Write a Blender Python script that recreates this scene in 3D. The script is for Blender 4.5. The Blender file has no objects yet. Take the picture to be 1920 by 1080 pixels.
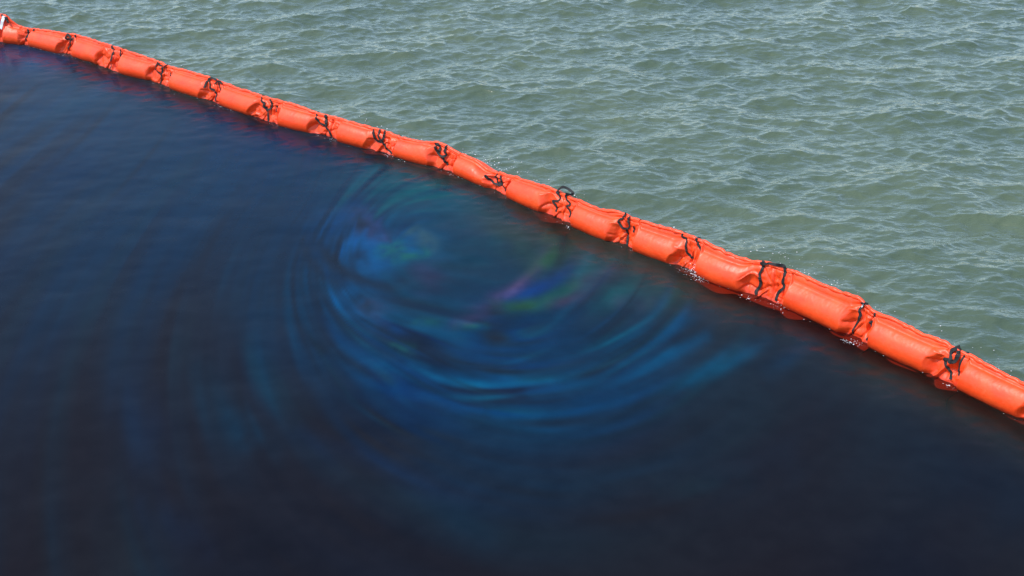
import bpy, bmesh, math
import numpy as np

sc = bpy.context.scene
# ---------------------------------------------------------------- camera, sky, sun, exposure
cam = bpy.data.cameras.new('camera'); cam_o = bpy.data.objects.new('camera', cam); sc.collection.objects.link(cam_o)
cam.sensor_width = 36.0; cam.lens = 36.0 * 2600 / 1920
cam.clip_start = 0.1; cam.clip_end = 10000
cam_o.location = (0, 0, 6.0); cam_o.rotation_euler = (math.radians(90 - 26.565), 0, 0)
sc.camera = cam_o
SUN_EL, SUN_ROT = math.radians(60), math.radians(252)
world = bpy.data.worlds.new('World'); sc.world = world; world.use_nodes = True
wn = world.node_tree; sky = wn.nodes.new('ShaderNodeTexSky'); sky.sky_type = 'NISHITA'; sky.sun_disc = False
sky.sun_elevation = SUN_EL; sky.sun_rotation = SUN_ROT
sky.air_density = 1.0; sky.dust_density = 0.9; sky.ozone_density = 1.3
wn.nodes['Background'].inputs['Strength'].default_value = 0.15
wn.links.new(sky.outputs[0], wn.nodes['Background'].inputs['Color'])
sun = bpy.data.lights.new('sun', 'SUN'); sun.energy = 2.02; sun.angle = math.radians(0.53); sun.color = (1.0, .95, .88)
sun_o = bpy.data.objects.new('sun', sun); sc.collection.objects.link(sun_o)
sun_o.rotation_euler = (math.pi / 2 - SUN_EL, 0, math.pi - SUN_ROT)
sun_o.location = (-5, -6, 12)
sc.view_settings.view_transform = 'Standard'; sc.view_settings.look = 'None'
sc.view_settings.exposure = 0.92; sc.view_settings.gamma = 1.0; sc.view_settings.use_curve_mapping = False
sc.cycles.max_bounces = 8; sc.cycles.transparent_max_bounces = 12

# ---------------------------------------------------------------- tuning
SEA_SLOPE = 0.27
SEA_BUMP = 0.72
SEA_IOR = 1.6
SEA_A = (.060, .088, .046); SEA_B = (.084, .112, .058)
OIL_BODY = (.0070, .0060, .0080)
OIL_SPEC = 0.095
FILM_GAIN = np.array([.70, .68, .52]); FILM_OFF = np.array([-.004, -.006, -.010])
BROWN = (.032, .036, .025)
CL_T = [-1, 2, 5.2, 5.6, 6.0, 7.2, 7.55, 7.9, 8.6, 9.1, 10.1, 10.4, 10.8, 11.4, 12.3, 12.6, 15.5, 16.2, 18]; CL_V = [.1, .2, .2, .7, .2, .2, .75, .3, .5, .2, .3, .7, .3, .2, .5, .9, .8, .4, .3]
OR_A = (.86, .050, .006); OR_B = (.94, .086, .012)
SK_T = [0, 1.2, 2.3, 3.3, 4.3, 5.45, 5.7, 5.95, 6.4, 7.3, 7.55, 7.9, 8.5, 9, 10.2, 10.45, 10.8, 11.5, 12.4, 12.7, 13.1, 13.5, 14.3, 14.6, 15.3, 15.7, 17]
SK_N = [.05, .10, .05, .05, .05, .06, .17, .06, .05, .06, .20, .08, .14, .05, .08, .18, .08, .06, .12, .2, .22, .24, .22, .18, .18, .08, .08]
# froth on the oil side: along, out, how many, spread, height
FROTH = [(12.52, .13, 150, .045, .05), (12.62, .17, 60, .06, .0), (14.36, .20, 34, .03, .0), (14.42, .14, 26, .04, .0), (15.38, .15, 22, .03, .0),
         (13.5, .15, 26, .05, .02), (13.2, .17, 16, .06, .0), (6.95, .15, 20, .06, .0), (7.83, .13, 22, .04, .01), (4.9, .13, 16, .05, .0), (8.9, .16, 10, .04, .0), (10.84, .14, 10, .03, .0), (12.35, .13, 24, .08, .0), (1.35, .12, 12, .05, .0)]
# ---------------------------------------------------------------- surveyed lines (metres; along the boom, height, out)
TAB = {"C": [[-7.612, 20.321],[-7.262, 20.265],[-6.947, 20.027],[-6.628, 19.804],[-6.29, 19.595],[-5.98, 19.338],[-5.696, 19.047],[-5.382, 18.788],[-5.027, 18.575],[-4.724, 18.305],[-4.437, 18.015],[-4.115, 17.769],[-3.82, 17.49],[-3.514, 17.224],[-3.198, 16.973],[-2.896, 16.702],[-2.556, 16.483],[-2.213, 16.269],[-1.913, 15.999],[-1.576, 15.777],[-1.263, 15.524],[-0.927, 15.3],[-0.603, 15.058],[-0.324, 14.768],[-0.057, 14.469],[0.178, 14.138],[0.464, 13.86],[0.697, 13.532],[0.974, 13.246],[1.275, 12.983],[1.583, 12.725],[1.857, 12.436],[2.115, 12.131],[2.435, 11.883],[2.717, 11.596],[2.968, 11.276],[3.223, 10.959],[3.488, 10.646],[3.752, 10.331],[3.995, 9.992],[4.25, 9.645]], "hem": [[0.072, 0.394],[0.138, 0.299],[0.28, 0.224],[0.422, 0.214],[0.557, 0.227],[0.986, 0.26],[1.321, 0.273],[1.499, 0.287],[1.796, 0.279],[2.443, 0.303],[2.619, 0.307],[2.993, 0.283],[3.401, 0.265],[3.574, 0.25],[4.022, 0.268],[4.54, 0.267],[4.711, 0.269],[5.141, 0.256],[5.597, 0.258],[5.769, 0.261],[6.208, 0.279],[6.565, 0.233],[6.716, 0.226],[7.091, 0.232],[7.503, 0.223],[7.666, 0.228],[7.854, 0.209],[8.164, 0.21],[8.359, 0.236],[8.521, 0.278],[8.627, 0.26],[8.785, 0.213],[9.151, 0.203],[9.317, 0.139],[9.671, 0.188],[9.91, 0.215],[10.145, 0.234],[10.378, 0.255],[10.497, 0.24],[10.634, 0.249],[10.785, 0.253],[10.961, 0.245],[11.151, 0.249],[11.361, 0.297],[11.477, 0.306],[11.54, 0.277],[11.702, 0.288],[11.932, 0.294],[12.106, 0.315],[12.226, 0.305],[12.402, 0.318],[12.551, 0.314],[12.766, 0.288],[12.924, 0.277],[13.07, 0.279],[13.18, 0.316],[13.321, 0.324],[13.428, 0.319],[13.562, 0.327],[13.757, 0.307],[13.917, 0.309],[14.131, 0.328],[14.28, 0.344],[14.385, 0.321],[14.465, 0.257],[14.612, 0.296],[14.727, 0.289],[14.92, 0.271],[15.158, 0.289],[15.298, 0.272],[15.427, 0.269],[15.548, 0.273],[15.71, 0.256],[15.864, 0.249],[16.016, 0.244]], "wl": [[-0.029, 0.163],[0.213, 0.116],[0.387, 0.043],[0.734, 0.144],[1.046, 0.167],[1.31, 0.063],[1.592, 0.129],[2.021, 0.108],[2.493, 0.122],[2.699, 0.134],[2.952, 0.11],[3.224, 0.088],[3.542, 0.104],[3.829, 0.126],[4.081, 0.131],[4.307, 0.099],[4.657, 0.095],[4.917, 0.134],[5.187, 0.117],[5.401, 0.11],[5.796, 0.099],[6.042, 0.139],[6.362, 0.124],[6.726, 0.081],[7.046, 0.131],[7.372, 0.139],[7.59, 0.107],[7.81, 0.087],[8.025, 0.136],[8.294, 0.134],[8.635, 0.078],[8.882, 0.117],[9.145, 0.123],[9.311, 0.114],[9.686, 0.085],[9.949, 0.136],[10.252, 0.159],[10.475, 0.056],[10.842, 0.133],[11.049, 0.125],[11.324, 0.119],[11.575, 0.129],[11.676, 0.109],[11.892, 0.109],[12.092, 0.109],[12.35, 0.073],[12.535, 0.14],[12.793, 0.127],[12.975, 0.148],[13.177, 0.094],[13.395, 0.084],[13.601, 0.118],[13.823, 0.105],[14.018, 0.11],[14.159, 0.132],[14.317, 0.1],[14.495, 0.117],[14.642, 0.134],[14.903, 0.119],[15.172, 0.104],[15.372, 0.101],[15.481, 0.131],[15.64, 0.128],[15.847, 0.134],[16.042, 0.108],[16.132, 0.082]], "g": [0.562, 1.516, 2.675, 3.811, 4.857, 6.018, 7.006, 7.913, 8.86, 9.805, 10.84, 11.686, 12.51, 13.525, 14.517, 15.47], "fold": [0.263, 1.151, 2.063, 3.217, 4.387, 5.42, 6.469, 7.419, 8.373, 9.34, 10.275, 11.299, 12.125, 12.945, 14.151, 15.075], "B": [[0, "strap", 1.3, [[0.012, 0.406, 0.013],[0.023, 0.369, 0.04],[0.005, 0.298, 0.082]]],[0, "handle", 1.2, [[0.065, 0.396, 0.0],[0.084, 0.374, 0.0],[0.108, 0.337, 0.0],[0.139, 0.293, 0.0]]],[1, "strap", 1.0, [[0.445, 0.222, 0.013],[0.495, 0.185, 0.048],[0.463, 0.134, 0.076],[0.436, 0.091, 0.096],[0.433, 0.05, 0.114]]],[1, "handle", 1.0, [[0.606, 0.247, 0.028],[0.603, 0.198, 0.06],[0.559, 0.158, 0.083],[0.547, 0.099, 0.112],[0.489, 0.108, 0.106],[0.488, 0.154, 0.081],[0.476, 0.216, 0.033]]],[2, "handle", 1.2, [[1.361, 0.294, 0.028],[1.31, 0.239, 0.061],[1.36, 0.222, 0.074],[1.459, 0.239, 0.068],[1.403, 0.268, 0.043],[1.364, 0.29, 0.028]]],[2, "strap", 1.0, [[1.517, 0.295, 0.013],[1.502, 0.255, 0.044],[1.418, 0.21, 0.069],[1.39, 0.167, 0.09],[1.369, 0.124, 0.109],[1.344, 0.056, 0.117]]],[3, "strap", 1.2, [[2.437, 0.31, 0.013],[2.493, 0.286, 0.034],[2.515, 0.259, 0.054],[2.486, 0.209, 0.082],[2.508, 0.162, 0.105],[2.474, 0.085, 0.117],[2.445, 0.007, 0.117]]],[3, "strap", 0.8, [[2.642, 0.324, 0.013],[2.659, 0.277, 0.041],[2.682, 0.225, 0.073],[2.68, 0.18, 0.096],[2.681, 0.114, 0.117],[2.637, 0.005, 0.117]]],[4, "strap", 1.0, [[3.403, 0.272, 0.013],[3.47, 0.245, 0.03],[3.54, 0.222, 0.044],[3.538, 0.16, 0.081],[3.553, 0.099, 0.109],[3.52, 0.009, 0.117]]],[4, "handle", 0.9, [[3.633, 0.282, 0.028],[3.593, 0.244, 0.038],[3.568, 0.218, 0.06],[3.553, 0.143, 0.104],[3.478, 0.141, 0.108],[3.416, 0.19, 0.085],[3.429, 0.259, 0.034]]],[4, "strap", 0.7, [[3.732, 0.189, 0.067],[3.775, 0.123, 0.101],[3.777, 0.015, 0.117]]],[5, "strap", 1.0, [[4.567, 0.244, 0.038],[4.6, 0.203, 0.066],[4.602, 0.162, 0.088],[4.681, 0.147, 0.095],[4.727, 0.095, 0.117],[4.725, 0.013, 0.117]]],[5, "handle", 1.0, [[4.517, 0.16, 0.02],[4.545, 0.262, 0.02],[4.606, 0.296, 0.02],[4.704, 0.292, 0.02]]],[5, "handle", 1.0, [[4.693, 0.243, 0.0],[4.746, 0.283, 0.0],[4.846, 0.275, 0.0]]],[5, "strap", 0.6, [[4.755, 0.257, 0.027],[4.815, 0.188, 0.073],[4.849, 0.141, 0.097]]],[6, "strap", 1.0, [[5.618, 0.266, 0.013],[5.683, 0.223, 0.048],[5.73, 0.21, 0.057],[5.712, 0.171, 0.079],[5.75, 0.144, 0.093],[5.798, 0.107, 0.11],[5.808, 0.045, 0.117],[5.822, 0.002, 0.117]]],[6, "handle", 1.0, [[5.806, 0.275, 0.028],[5.855, 0.227, 0.063],[5.851, 0.181, 0.091],[5.808, 0.148, 0.106],[5.751, 0.171, 0.094]]],[6, "strap", 0.8, [[5.917, 0.214, 0.058],[5.928, 0.188, 0.074],[5.949, 0.152, 0.092]]],[7, "strap", 1.0, [[6.573, 0.238, 0.013],[6.627, 0.184, 0.054],[6.662, 0.145, 0.076],[6.727, 0.128, 0.084],[6.778, 0.097, 0.099],[6.833, 0.062, 0.115],[6.859, 0.006, 0.117]]],[7, "handle", 1.5, [[6.74, 0.243, 0.028],[6.752, 0.196, 0.058],[6.767, 0.155, 0.084],[6.752, 0.128, 0.099]]],[8, "handle", 1.1, [[7.526, 0.237, 0.028],[7.564, 0.189, 0.062],[7.592, 0.141, 0.091],[7.641, 0.117, 0.105],[7.679, 0.121, 0.102],[7.702, 0.16, 0.08],[7.705, 0.212, 0.043],[7.698, 0.253, 0.028]]],[8, "strap", 0.9, [[7.616, 0.2, 0.041],[7.642, 0.157, 0.069],[7.683, 0.126, 0.085],[7.74, 0.081, 0.104],[7.771, 0.047, 0.117],[7.821, 0.027, 0.117],[7.855, 0.013, 0.117]]],[9, "handle", 1.4, [[8.502, 0.28, 0.028],[8.511, 0.225, 0.072],[8.549, 0.186, 0.093],[8.578, 0.213, 0.075],[8.562, 0.251, 0.05],[8.515, 0.274, 0.033]]],[9, "handle", 1.1, [[8.65, 0.277, 0.028],[8.657, 0.223, 0.056],[8.677, 0.175, 0.083],[8.631, 0.153, 0.102],[8.565, 0.17, 0.1],[8.525, 0.217, 0.078]]],[9, "strap", 1.0, [[8.608, 0.142, 0.095],[8.66, 0.099, 0.109],[8.701, 0.059, 0.117]]],[10, "handle", 1.1, [[9.397, 0.144, 0.037],[9.458, 0.1, 0.077],[9.512, 0.075, 0.095],[9.592, 0.072, 0.102],[9.631, 0.115, 0.082],[9.585, 0.174, 0.031]]],[10, "strap", 0.9, [[9.498, 0.167, 0.013],[9.534, 0.138, 0.044],[9.54, 0.103, 0.066],[9.64, 0.074, 0.089],[9.694, 0.058, 0.1],[9.742, 0.024, 0.116]]],[11, "handle", 1.1, [[10.5, 0.245, 0.0],[10.531, 0.295, 0.0],[10.597, 0.343, 0.0],[10.679, 0.351, 0.0],[10.759, 0.333, 0.0],[10.747, 0.307, 0.0],[10.644, 0.279, 0.0]]],[11, "strap", 0.9, [[10.524, 0.256, 0.013],[10.55, 0.238, 0.022],[10.565, 0.199, 0.054],[10.548, 0.174, 0.068],[10.476, 0.153, 0.079],[10.534, 0.115, 0.098],[10.547, 0.054, 0.117]]],[11, "strap", 0.8, [[10.656, 0.289, 0.013],[10.657, 0.249, 0.014],[10.736, 0.196, 0.06],[10.713, 0.168, 0.075],[10.746, 0.133, 0.094],[10.774, 0.097, 0.111],[10.757, 0.034, 0.117],[10.781, 0.009, 0.117]]],[12, "handle", 1.0, [[11.506, 0.332, 0.028],[11.488, 0.275, 0.056],[11.446, 0.242, 0.079],[11.484, 0.2, 0.101],[11.533, 0.169, 0.105],[11.564, 0.183, 0.097],[11.581, 0.216, 0.08],[11.559, 0.268, 0.041],[11.56, 0.309, 0.028]]],[12, "strap", 1.0, [[11.535, 0.167, 0.091],[11.549, 0.112, 0.115],[11.565, 0.062, 0.117],[11.581, 0.0, 0.117]]],[12, "strap", 0.7, [[11.636, 0.23, 0.058],[11.639, 0.199, 0.077],[11.641, 0.164, 0.094]]],[13, "strap", 0.9, [[12.235, 0.323, 0.013],[12.237, 0.297, 0.025],[12.299, 0.262, 0.056],[12.32, 0.203, 0.089],[12.343, 0.148, 0.115],[12.405, 0.116, 0.117]]],[13, "strap", 1.2, [[12.423, 0.337, 0.013],[12.422, 0.314, 0.019],[12.477, 0.269, 0.055],[12.509, 0.242, 0.07],[12.518, 0.213, 0.086]]],[14, "strap", 1.1, [[13.196, 0.324, 0.013],[13.212, 0.269, 0.056],[13.196, 0.214, 0.086],[13.217, 0.157, 0.113],[13.217, 0.096, 0.117],[13.188, 0.04, 0.117],[13.201, 0.009, 0.117]]],[14, "strap", 1.1, [[13.443, 0.346, 0.013],[13.464, 0.282, 0.05],[13.456, 0.219, 0.085],[13.475, 0.162, 0.112],[13.427, 0.096, 0.117],[13.418, 0.014, 0.117]]],[14, "handle", 1.1, [[13.179, 0.31, 0.0],[13.261, 0.335, 0.0],[13.345, 0.345, 0.0],[13.425, 0.361, 0.0],[13.444, 0.341, 0.0]]],[15, "strap", 1.0, [[14.366, 0.344, 0.013],[14.352, 0.303, 0.039],[14.333, 0.261, 0.069],[14.353, 0.224, 0.086],[14.342, 0.169, 0.113],[14.321, 0.091, 0.117],[14.306, 0.015, 0.117]]],[15, "handle", 1.0, [[14.334, 0.327, 0.0],[14.366, 0.336, 0.0],[14.396, 0.323, 0.0]]],[15, "strap", 0.7, [[14.488, 0.266, 0.014],[14.49, 0.209, 0.059],[14.454, 0.183, 0.076],[14.49, 0.161, 0.086],[14.511, 0.126, 0.105],[14.493, 0.068, 0.117],[14.463, 0.022, 0.117]]],[16, "handle", 1.3, [[15.362, 0.312, 0.028],[15.311, 0.269, 0.034],[15.325, 0.232, 0.065],[15.365, 0.198, 0.085],[15.385, 0.223, 0.07],[15.385, 0.261, 0.04],[15.361, 0.299, 0.028]]],[16, "strap", 1.1, [[15.373, 0.19, 0.074],[15.333, 0.179, 0.081],[15.295, 0.183, 0.079],[15.269, 0.176, 0.085],[15.276, 0.153, 0.095],[15.319, 0.111, 0.113],[15.354, 0.08, 0.117],[15.371, 0.029, 0.117]]],[16, "strap", 0.6, [[15.43, 0.276, 0.014],[15.423, 0.21, 0.062],[15.423, 0.135, 0.101],[15.438, 0.095, 0.117]]]], "STR": [[[20, 55, 92], 0.75, 1.18, 0.3, [[-1.06, 12.48],[0.0, 11.34]]],[[20, 52, 88], 0.4, 0.627, 0.4, [[0.0, 10.64],[1.68, 11.34]]],[[16, 52, 88], 0.6, 0.758, 0.2, [[-2.56, 15.57],[-1.59, 14.73]]],[[16, 52, 92], 0.7, 0.981, 0.2, [[-4.96, 17.31],[-3.16, 16.12]]],[[10, 62, 112], 0.85, 0.495, 0.2, [[-7.4, 19.41],[-6.67, 19.29]]],[[14, 62, 100], 0.6, 0.378, 0.3, [[-6.21, 17.53],[-5.1, 18.2]]],[[18, 48, 84], 0.65, 1.362, 0.2, [[-5.17, 14.89],[-3.12, 13.81]]],[[28, 47, 70], 0.5, 0.692, 0.3, [[2.25, 10.36],[3.64, 9.58]]],[[16, 84, 112], 0.85, 0.214, 0.3, [[-1.41, 14.81],[-0.97, 14.57],[-0.53, 14.03],[-0.23, 13.46]]],[[18, 74, 98], 0.6, 0.295, 0.3, [[-1.68, 15.06],[-0.93, 13.96],[-0.56, 13.25]]],[[14, 80, 146], 0.85, 0.2, 0.05, [[-1.73, 13.46],[-1.42, 12.85],[-1.2, 12.85]]],[[14, 72, 116], 0.7, 0.186, 0.08, [[-1.07, 13.39],[-0.9, 12.85],[-1.01, 12.42]]],[[60, 60, 104], 0.5, 0.103, 0.1, [[-1.64, 13.7],[-1.39, 13.25]]],[[34, 44, 62], 0.8, 0.069, 0.1, [[-1.72, 13.78],[-1.52, 13.36]]],[[60, 90, 105], 0.5, 0.078, 0.1, [[-1.01, 13.32],[-0.85, 12.98]]],[[30, 95, 110], 0.6, 0.066, 0.2, [[-1.31, 12.85],[-1.18, 12.96]]],[[50, 48, 92], 0.4, 0.126, 0.2, [[-0.85, 12.35],[-0.73, 12.12]]],[[30, 95, 100], 0.6, 0.054, 0.2, [[-1.16, 12.66],[-0.92, 12.79]]],[[30, 40, 62], 0.85, 0.059, 0.1, [[-2.1, 13.25],[-1.89, 12.73],[-1.63, 12.29],[-1.35, 12.06],[-1.08, 12.0]]],[[16, 62, 110], 0.3, 0.044, 0.1, [[-2.03, 13.39],[-1.83, 12.85],[-1.57, 12.48],[-1.32, 12.29]]],[[30, 42, 66], 0.7, 0.049, 0.1, [[-2.25, 13.39],[-2.01, 12.6],[-1.65, 12.0]]],[[15, 56, 104], 0.25, 0.048, 0.1, [[-2.19, 13.53],[-1.93, 12.6],[-1.55, 12.0],[-1.12, 11.77]]],[[13, 78, 138], 0.8, 0.14, 0.2, [[-1.52, 11.77],[-1.34, 11.44],[-1.17, 11.13]]],[[58, 60, 98], 0.5, 0.075, 0.1, [[-1.33, 11.61],[-1.19, 11.36]]],[[34, 42, 58], 0.7, 0.061, 0.1, [[-1.42, 11.75],[-1.29, 11.44]]],[[12, 72, 120], 0.6, 0.148, 0.5, [[-1.09, 11.34],[-0.54, 11.21],[0.0, 11.29]]],[[26, 80, 88], 0.45, 0.044, 0.2, [[-0.84, 11.32],[-0.64, 11.28]]],[[32, 84, 80], 0.45, 0.039, 0.2, [[-0.49, 11.2],[-0.27, 11.18]]],[[32, 85, 90], 0.5, 0.048, 0.2, [[-1.04, 10.78],[-0.9, 10.73]]],[[30, 40, 62], 0.85, 0.052, 0.1, [[-1.84, 11.44],[-1.63, 10.93],[-1.25, 10.45],[-0.91, 10.22]]],[[15, 58, 106], 0.7, 0.043, 0.1, [[-1.76, 11.44],[-1.53, 10.93],[-1.22, 10.59],[-0.93, 10.45]]],[[28, 38, 58], 0.75, 0.043, 0.1, [[-1.99, 11.44],[-1.77, 10.93],[-1.43, 10.45],[-1.08, 10.09]]],[[16, 60, 106], 0.6, 0.046, 0.2, [[-1.59, 10.64],[-1.18, 10.22],[-0.76, 9.96],[-0.4, 9.79]]],[[66, 58, 112], 0.7, 0.063, 0.2, [[-0.13, 11.77],[0.08, 12.06],[0.27, 12.42],[0.44, 12.92]]],[[105, 90, 140], 0.55, 0.041, 0.1, [[-0.1, 11.77],[0.08, 12.0]]],[[14, 64, 140], 0.8, 0.062, 0.2, [[0.0, 11.75],[0.21, 11.94],[0.42, 12.23]]],[[18, 58, 124], 0.55, 0.063, 0.3, [[0.26, 12.0],[0.53, 12.29],[0.75, 12.6]]],[[34, 78, 66], 0.8, 0.081, 0.2, [[0.26, 12.35],[0.46, 12.73],[0.56, 13.05]]],[[42, 84, 52], 0.65, 0.06, 0.2, [[-0.15, 11.53],[0.08, 11.57],[0.3, 11.66]]],[[30, 82, 84], 0.7, 0.062, 0.3, [[0.2, 11.68],[0.51, 11.91],[0.79, 12.23]]],[[70, 56, 88], 0.5, 0.051, 0.2, [[0.35, 11.64],[0.61, 11.75],[0.8, 11.94]]],[[72, 58, 96], 0.55, 0.065, 0.2, [[-0.49, 11.32],[-0.3, 11.42],[-0.15, 11.55]]],[[16, 88, 120], 0.7, 0.08, 0.4, [[0.73, 12.23],[0.96, 12.48],[1.11, 12.75]]],[[22, 84, 104], 0.55, 0.113, 0.5, [[0.81, 11.77],[1.12, 11.77],[1.44, 12.0]]],[[60, 54, 100], 0.5, 0.074, 0.4, [[0.62, 11.94],[1.0, 12.35],[1.23, 12.6]]],[[58, 56, 100], 0.4, 0.091, 0.3, [[1.11, 11.61],[1.42, 11.77]]],[[34, 80, 84], 0.35, 0.124, 0.3, [[1.37, 11.77],[1.7, 12.0]]],[[50, 50, 80], 0.25, 0.197, 0.4, [[-0.57, 13.53],[-0.17, 13.12]]],[[40, 74, 74], 0.35, 0.162, 0.4, [[-0.05, 12.98],[0.21, 12.48]]],[[18, 68, 114], 0.7, 0.065, 0.7, [[-1.53, 10.93],[-1.12, 10.54],[-0.64, 10.22],[-0.14, 10.16],[0.36, 10.25],[0.88, 10.45],[1.42, 10.78]]],[[20, 86, 128], 0.7, 0.037, 0.5, [[-0.88, 10.45],[-0.5, 10.19],[-0.05, 10.16],[0.32, 10.25]]],[[20, 86, 126], 0.65, 0.027, 0.5, [[-0.63, 10.02],[-0.36, 9.93],[0.0, 9.98]]],[[28, 40, 66], 0.9, 0.027, 0.3, [[-0.92, 10.33],[-0.5, 10.09],[0.0, 10.05],[0.45, 10.18]]],[[28, 38, 62], 0.9, 0.027, 0.3, [[-0.81, 10.16],[-0.4, 9.85],[0.0, 9.9],[0.54, 10.04]]],[[16, 66, 118], 0.8, 0.036, 0.4, [[-1.0, 10.18],[-0.49, 9.83],[-0.26, 9.76]]],[[18, 62, 112], 0.7, 0.062, 0.6, [[-0.13, 9.75],[0.44, 9.83],[0.85, 10.04]]],[[18, 70, 116], 0.75, 0.051, 0.6, [[0.18, 10.02],[0.73, 10.25],[1.26, 10.62],[1.79, 11.03]]],[[20, 72, 116], 0.7, 0.052, 0.6, [[1.55, 10.22],[1.91, 10.54],[2.3, 10.93]]],[[20, 70, 112], 0.6, 0.051, 0.6, [[1.16, 10.0],[1.71, 10.45],[2.11, 10.93]]],[[20, 58, 98], 0.6, 0.068, 0.6, [[0.71, 10.73],[1.31, 11.13],[1.9, 11.55]]],[[20, 56, 96], 0.5, 0.068, 0.5, [[2.21, 10.36],[2.55, 10.73],[2.82, 11.13]]],[[16, 62, 108], 0.5, 0.105, 0.7, [[-0.67, 10.83],[-0.05, 10.73],[0.57, 10.93]]],[[24, 46, 74], 0.8, 0.045, 0.3, [[-1.02, 11.77],[-0.6, 11.5],[-0.15, 11.42]]],[[24, 54, 84], 0.45, 0.107, 0.5, [[-2.69, 10.36],[-2.41, 9.75],[-2.17, 9.38],[-1.92, 9.15]]],[[24, 54, 86], 0.35, 0.088, 0.3, [[-2.29, 9.58],[-2.12, 9.3]]],[[28, 50, 84], 0.35, 0.09, 0.5, [[-3.47, 10.73],[-3.18, 9.83],[-2.83, 9.11],[-2.66, 8.89]]],[[28, 48, 84], 0.5, 0.058, 0.4, [[-1.7, 9.38],[-1.33, 9.11],[-0.98, 8.89],[-0.52, 8.62],[-0.28, 8.57]]],[[28, 46, 80], 0.3, 0.08, 0.4, [[-2.66, 8.47],[-2.42, 8.17],[-2.17, 7.89]]],[[30, 44, 76], 0.25, 0.117, 0.4, [[-3.15, 9.91],[-2.77, 9.19]]],[[28, 54, 80], 0.22, 0.125, 0.5, [[-3.11, 11.34],[-2.89, 10.54],[-2.64, 10.0]]],[[30, 54, 80], 0.2, 0.206, 0.5, [[-4.08, 12.0],[-3.75, 11.34],[-3.64, 10.73]]],[[28, 48, 80], 0.3, 0.216, 0.4, [[-2.14, 11.13],[-1.84, 10.36]]],[[26, 58, 80], 0.25, 0.083, 0.4, [[-2.35, 10.93],[-2.04, 10.18],[-1.74, 9.66]]],[[28, 48, 76], 0.3, 0.116, 0.4, [[-0.39, 8.21],[-0.23, 8.02]]],[[30, 46, 72], 0.3, 0.165, 0.4, [[1.29, 8.68],[1.99, 8.82]]],[[30, 52, 72], 0.3, 0.073, 0.4, [[1.15, 8.54],[1.69, 8.71]]],[[40, 66, 62], 0.45, 0.164, 0.4, [[0.22, 12.85],[0.55, 13.12],[0.87, 12.73]]],[[56, 62, 52], 0.4, 0.136, 0.3, [[-0.46, 13.81],[0.0, 13.32],[0.44, 13.12]]],[[22, 76, 98], 0.5, 0.139, 0.4, [[0.91, 12.48],[1.18, 12.6],[1.43, 12.35]]]], "eye": [-0.429, 12.6], "eye2": [-1.235, 12.957]}
# ---------------------------------------------------------------- helpers
D = bpy.data
COL = sc.collection

def nmat(name):
    m = D.materials.new(name)
    m.use_nodes = True
    nt = m.node_tree
    return m, nt, nt.nodes['Principled BSDF'], nt.nodes['Material Output']

def mesh_obj(name, verts, faces, mat=None, parent=None, smooth=True, kind=None):
    me = D.meshes.new(name)
    verts = np.asarray(verts, np.float32)
    faces = np.asarray(faces, np.int32)
    nf, k = faces.shape
    me.vertices.add(len(verts)); me.vertices.foreach_set('co', verts.ravel())
    me.loops.add(nf * k); me.loops.foreach_set('vertex_index', faces.ravel())
    me.polygons.add(nf)
    me.polygons.foreach_set('loop_start', np.arange(0, nf * k, k, dtype=np.int32))
    me.polygons.foreach_set('use_smooth', np.full(nf, smooth))
    me.update(calc_edges=True)
    o = D.objects.new(name, me)
    COL.objects.link(o)
    if mat: me.materials.append(mat)
    if parent: o.parent = parent
    if kind: o['kind'] = kind
    return o

def sstep(a, b, x):
    t = np.clip((x - a) / (b - a), 0, 1)
    return t * t * (3 - 2 * t)

def lattice(rng, n, m):
    return rng.standard_normal((n, m))

def vnoise(lat, u, v):
    """smooth value noise on a periodic lattice"""
    n, m = lat.shape
    iu = np.floor(u).astype(int); iv = np.floor(v).astype(int)
    fu = u - iu; fv = v - iv
    fu = fu * fu * (3 - 2 * fu); fv = fv * fv * (3 - 2 * fv)
    a = lat[iu % n, iv % m]; b = lat[(iu + 1) % n, iv % m]
    c = lat[iu % n, (iv + 1) % m]; d = lat[(iu + 1) % n, (iv + 1) % m]
    return (a * (1 - fu) + b * fu) * (1 - fv) + (c * (1 - fu) + d * fu) * fv

# ---------------------------------------------------------------- boom line
CT = np.array(TAB['C'])
cs = np.r_[0, np.cumsum(np.linalg.norm(np.diff(CT, axis=0), axis=1))]
EXT = 9.0
d0 = CT[0] - CT[4]; d0 /= np.linalg.norm(d0)
d1 = CT[-1] - CT[-5]; d1 /= np.linalg.norm(d1)
FARX = 60.0
LINE = np.vstack([CT[0] + d0 * FARX, CT[0] + d0 * EXT, CT[0] + d0 * 2, CT, CT[-1] + d1 * 2, CT[-1] + d1 * EXT, CT[-1] + d1 * FARX])
LS = np.r_[-FARX, -EXT, -2, cs, cs[-1] + 2, cs[-1] + EXT, cs[-1] + FARX]
tf = np.arange(-EXT, cs[-1] + EXT, 0.02)
cx = np.interp(tf, LS, LINE[:, 0]); cy = np.interp(tf, LS, LINE[:, 1])
kern = np.exp(-0.5 * (np.arange(-25, 26) / 9.0) ** 2); kern /= kern.sum()
def smooth1(a):
    return np.convolve(np.pad(a, 25, mode='reflect', reflect_type='odd'), kern, 'valid')
cx = smooth1(cx); cy = smooth1(cy)
tx = np.gradient(cx, tf); ty = np.gradient(cy, tf)
ln = np.hypot(tx, ty); tx /= ln; ty /= ln
nx, ny = ty, -tx                                  # towards the oil side
if np.mean(nx * -cx + ny * -cy) < 0: nx, ny = -nx, -ny

def frame(t):
    f = lambda a: np.interp(t, tf, a)
    return f(cx), f(cy), f(nx), f(ny), f(tx), f(ty)

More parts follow.
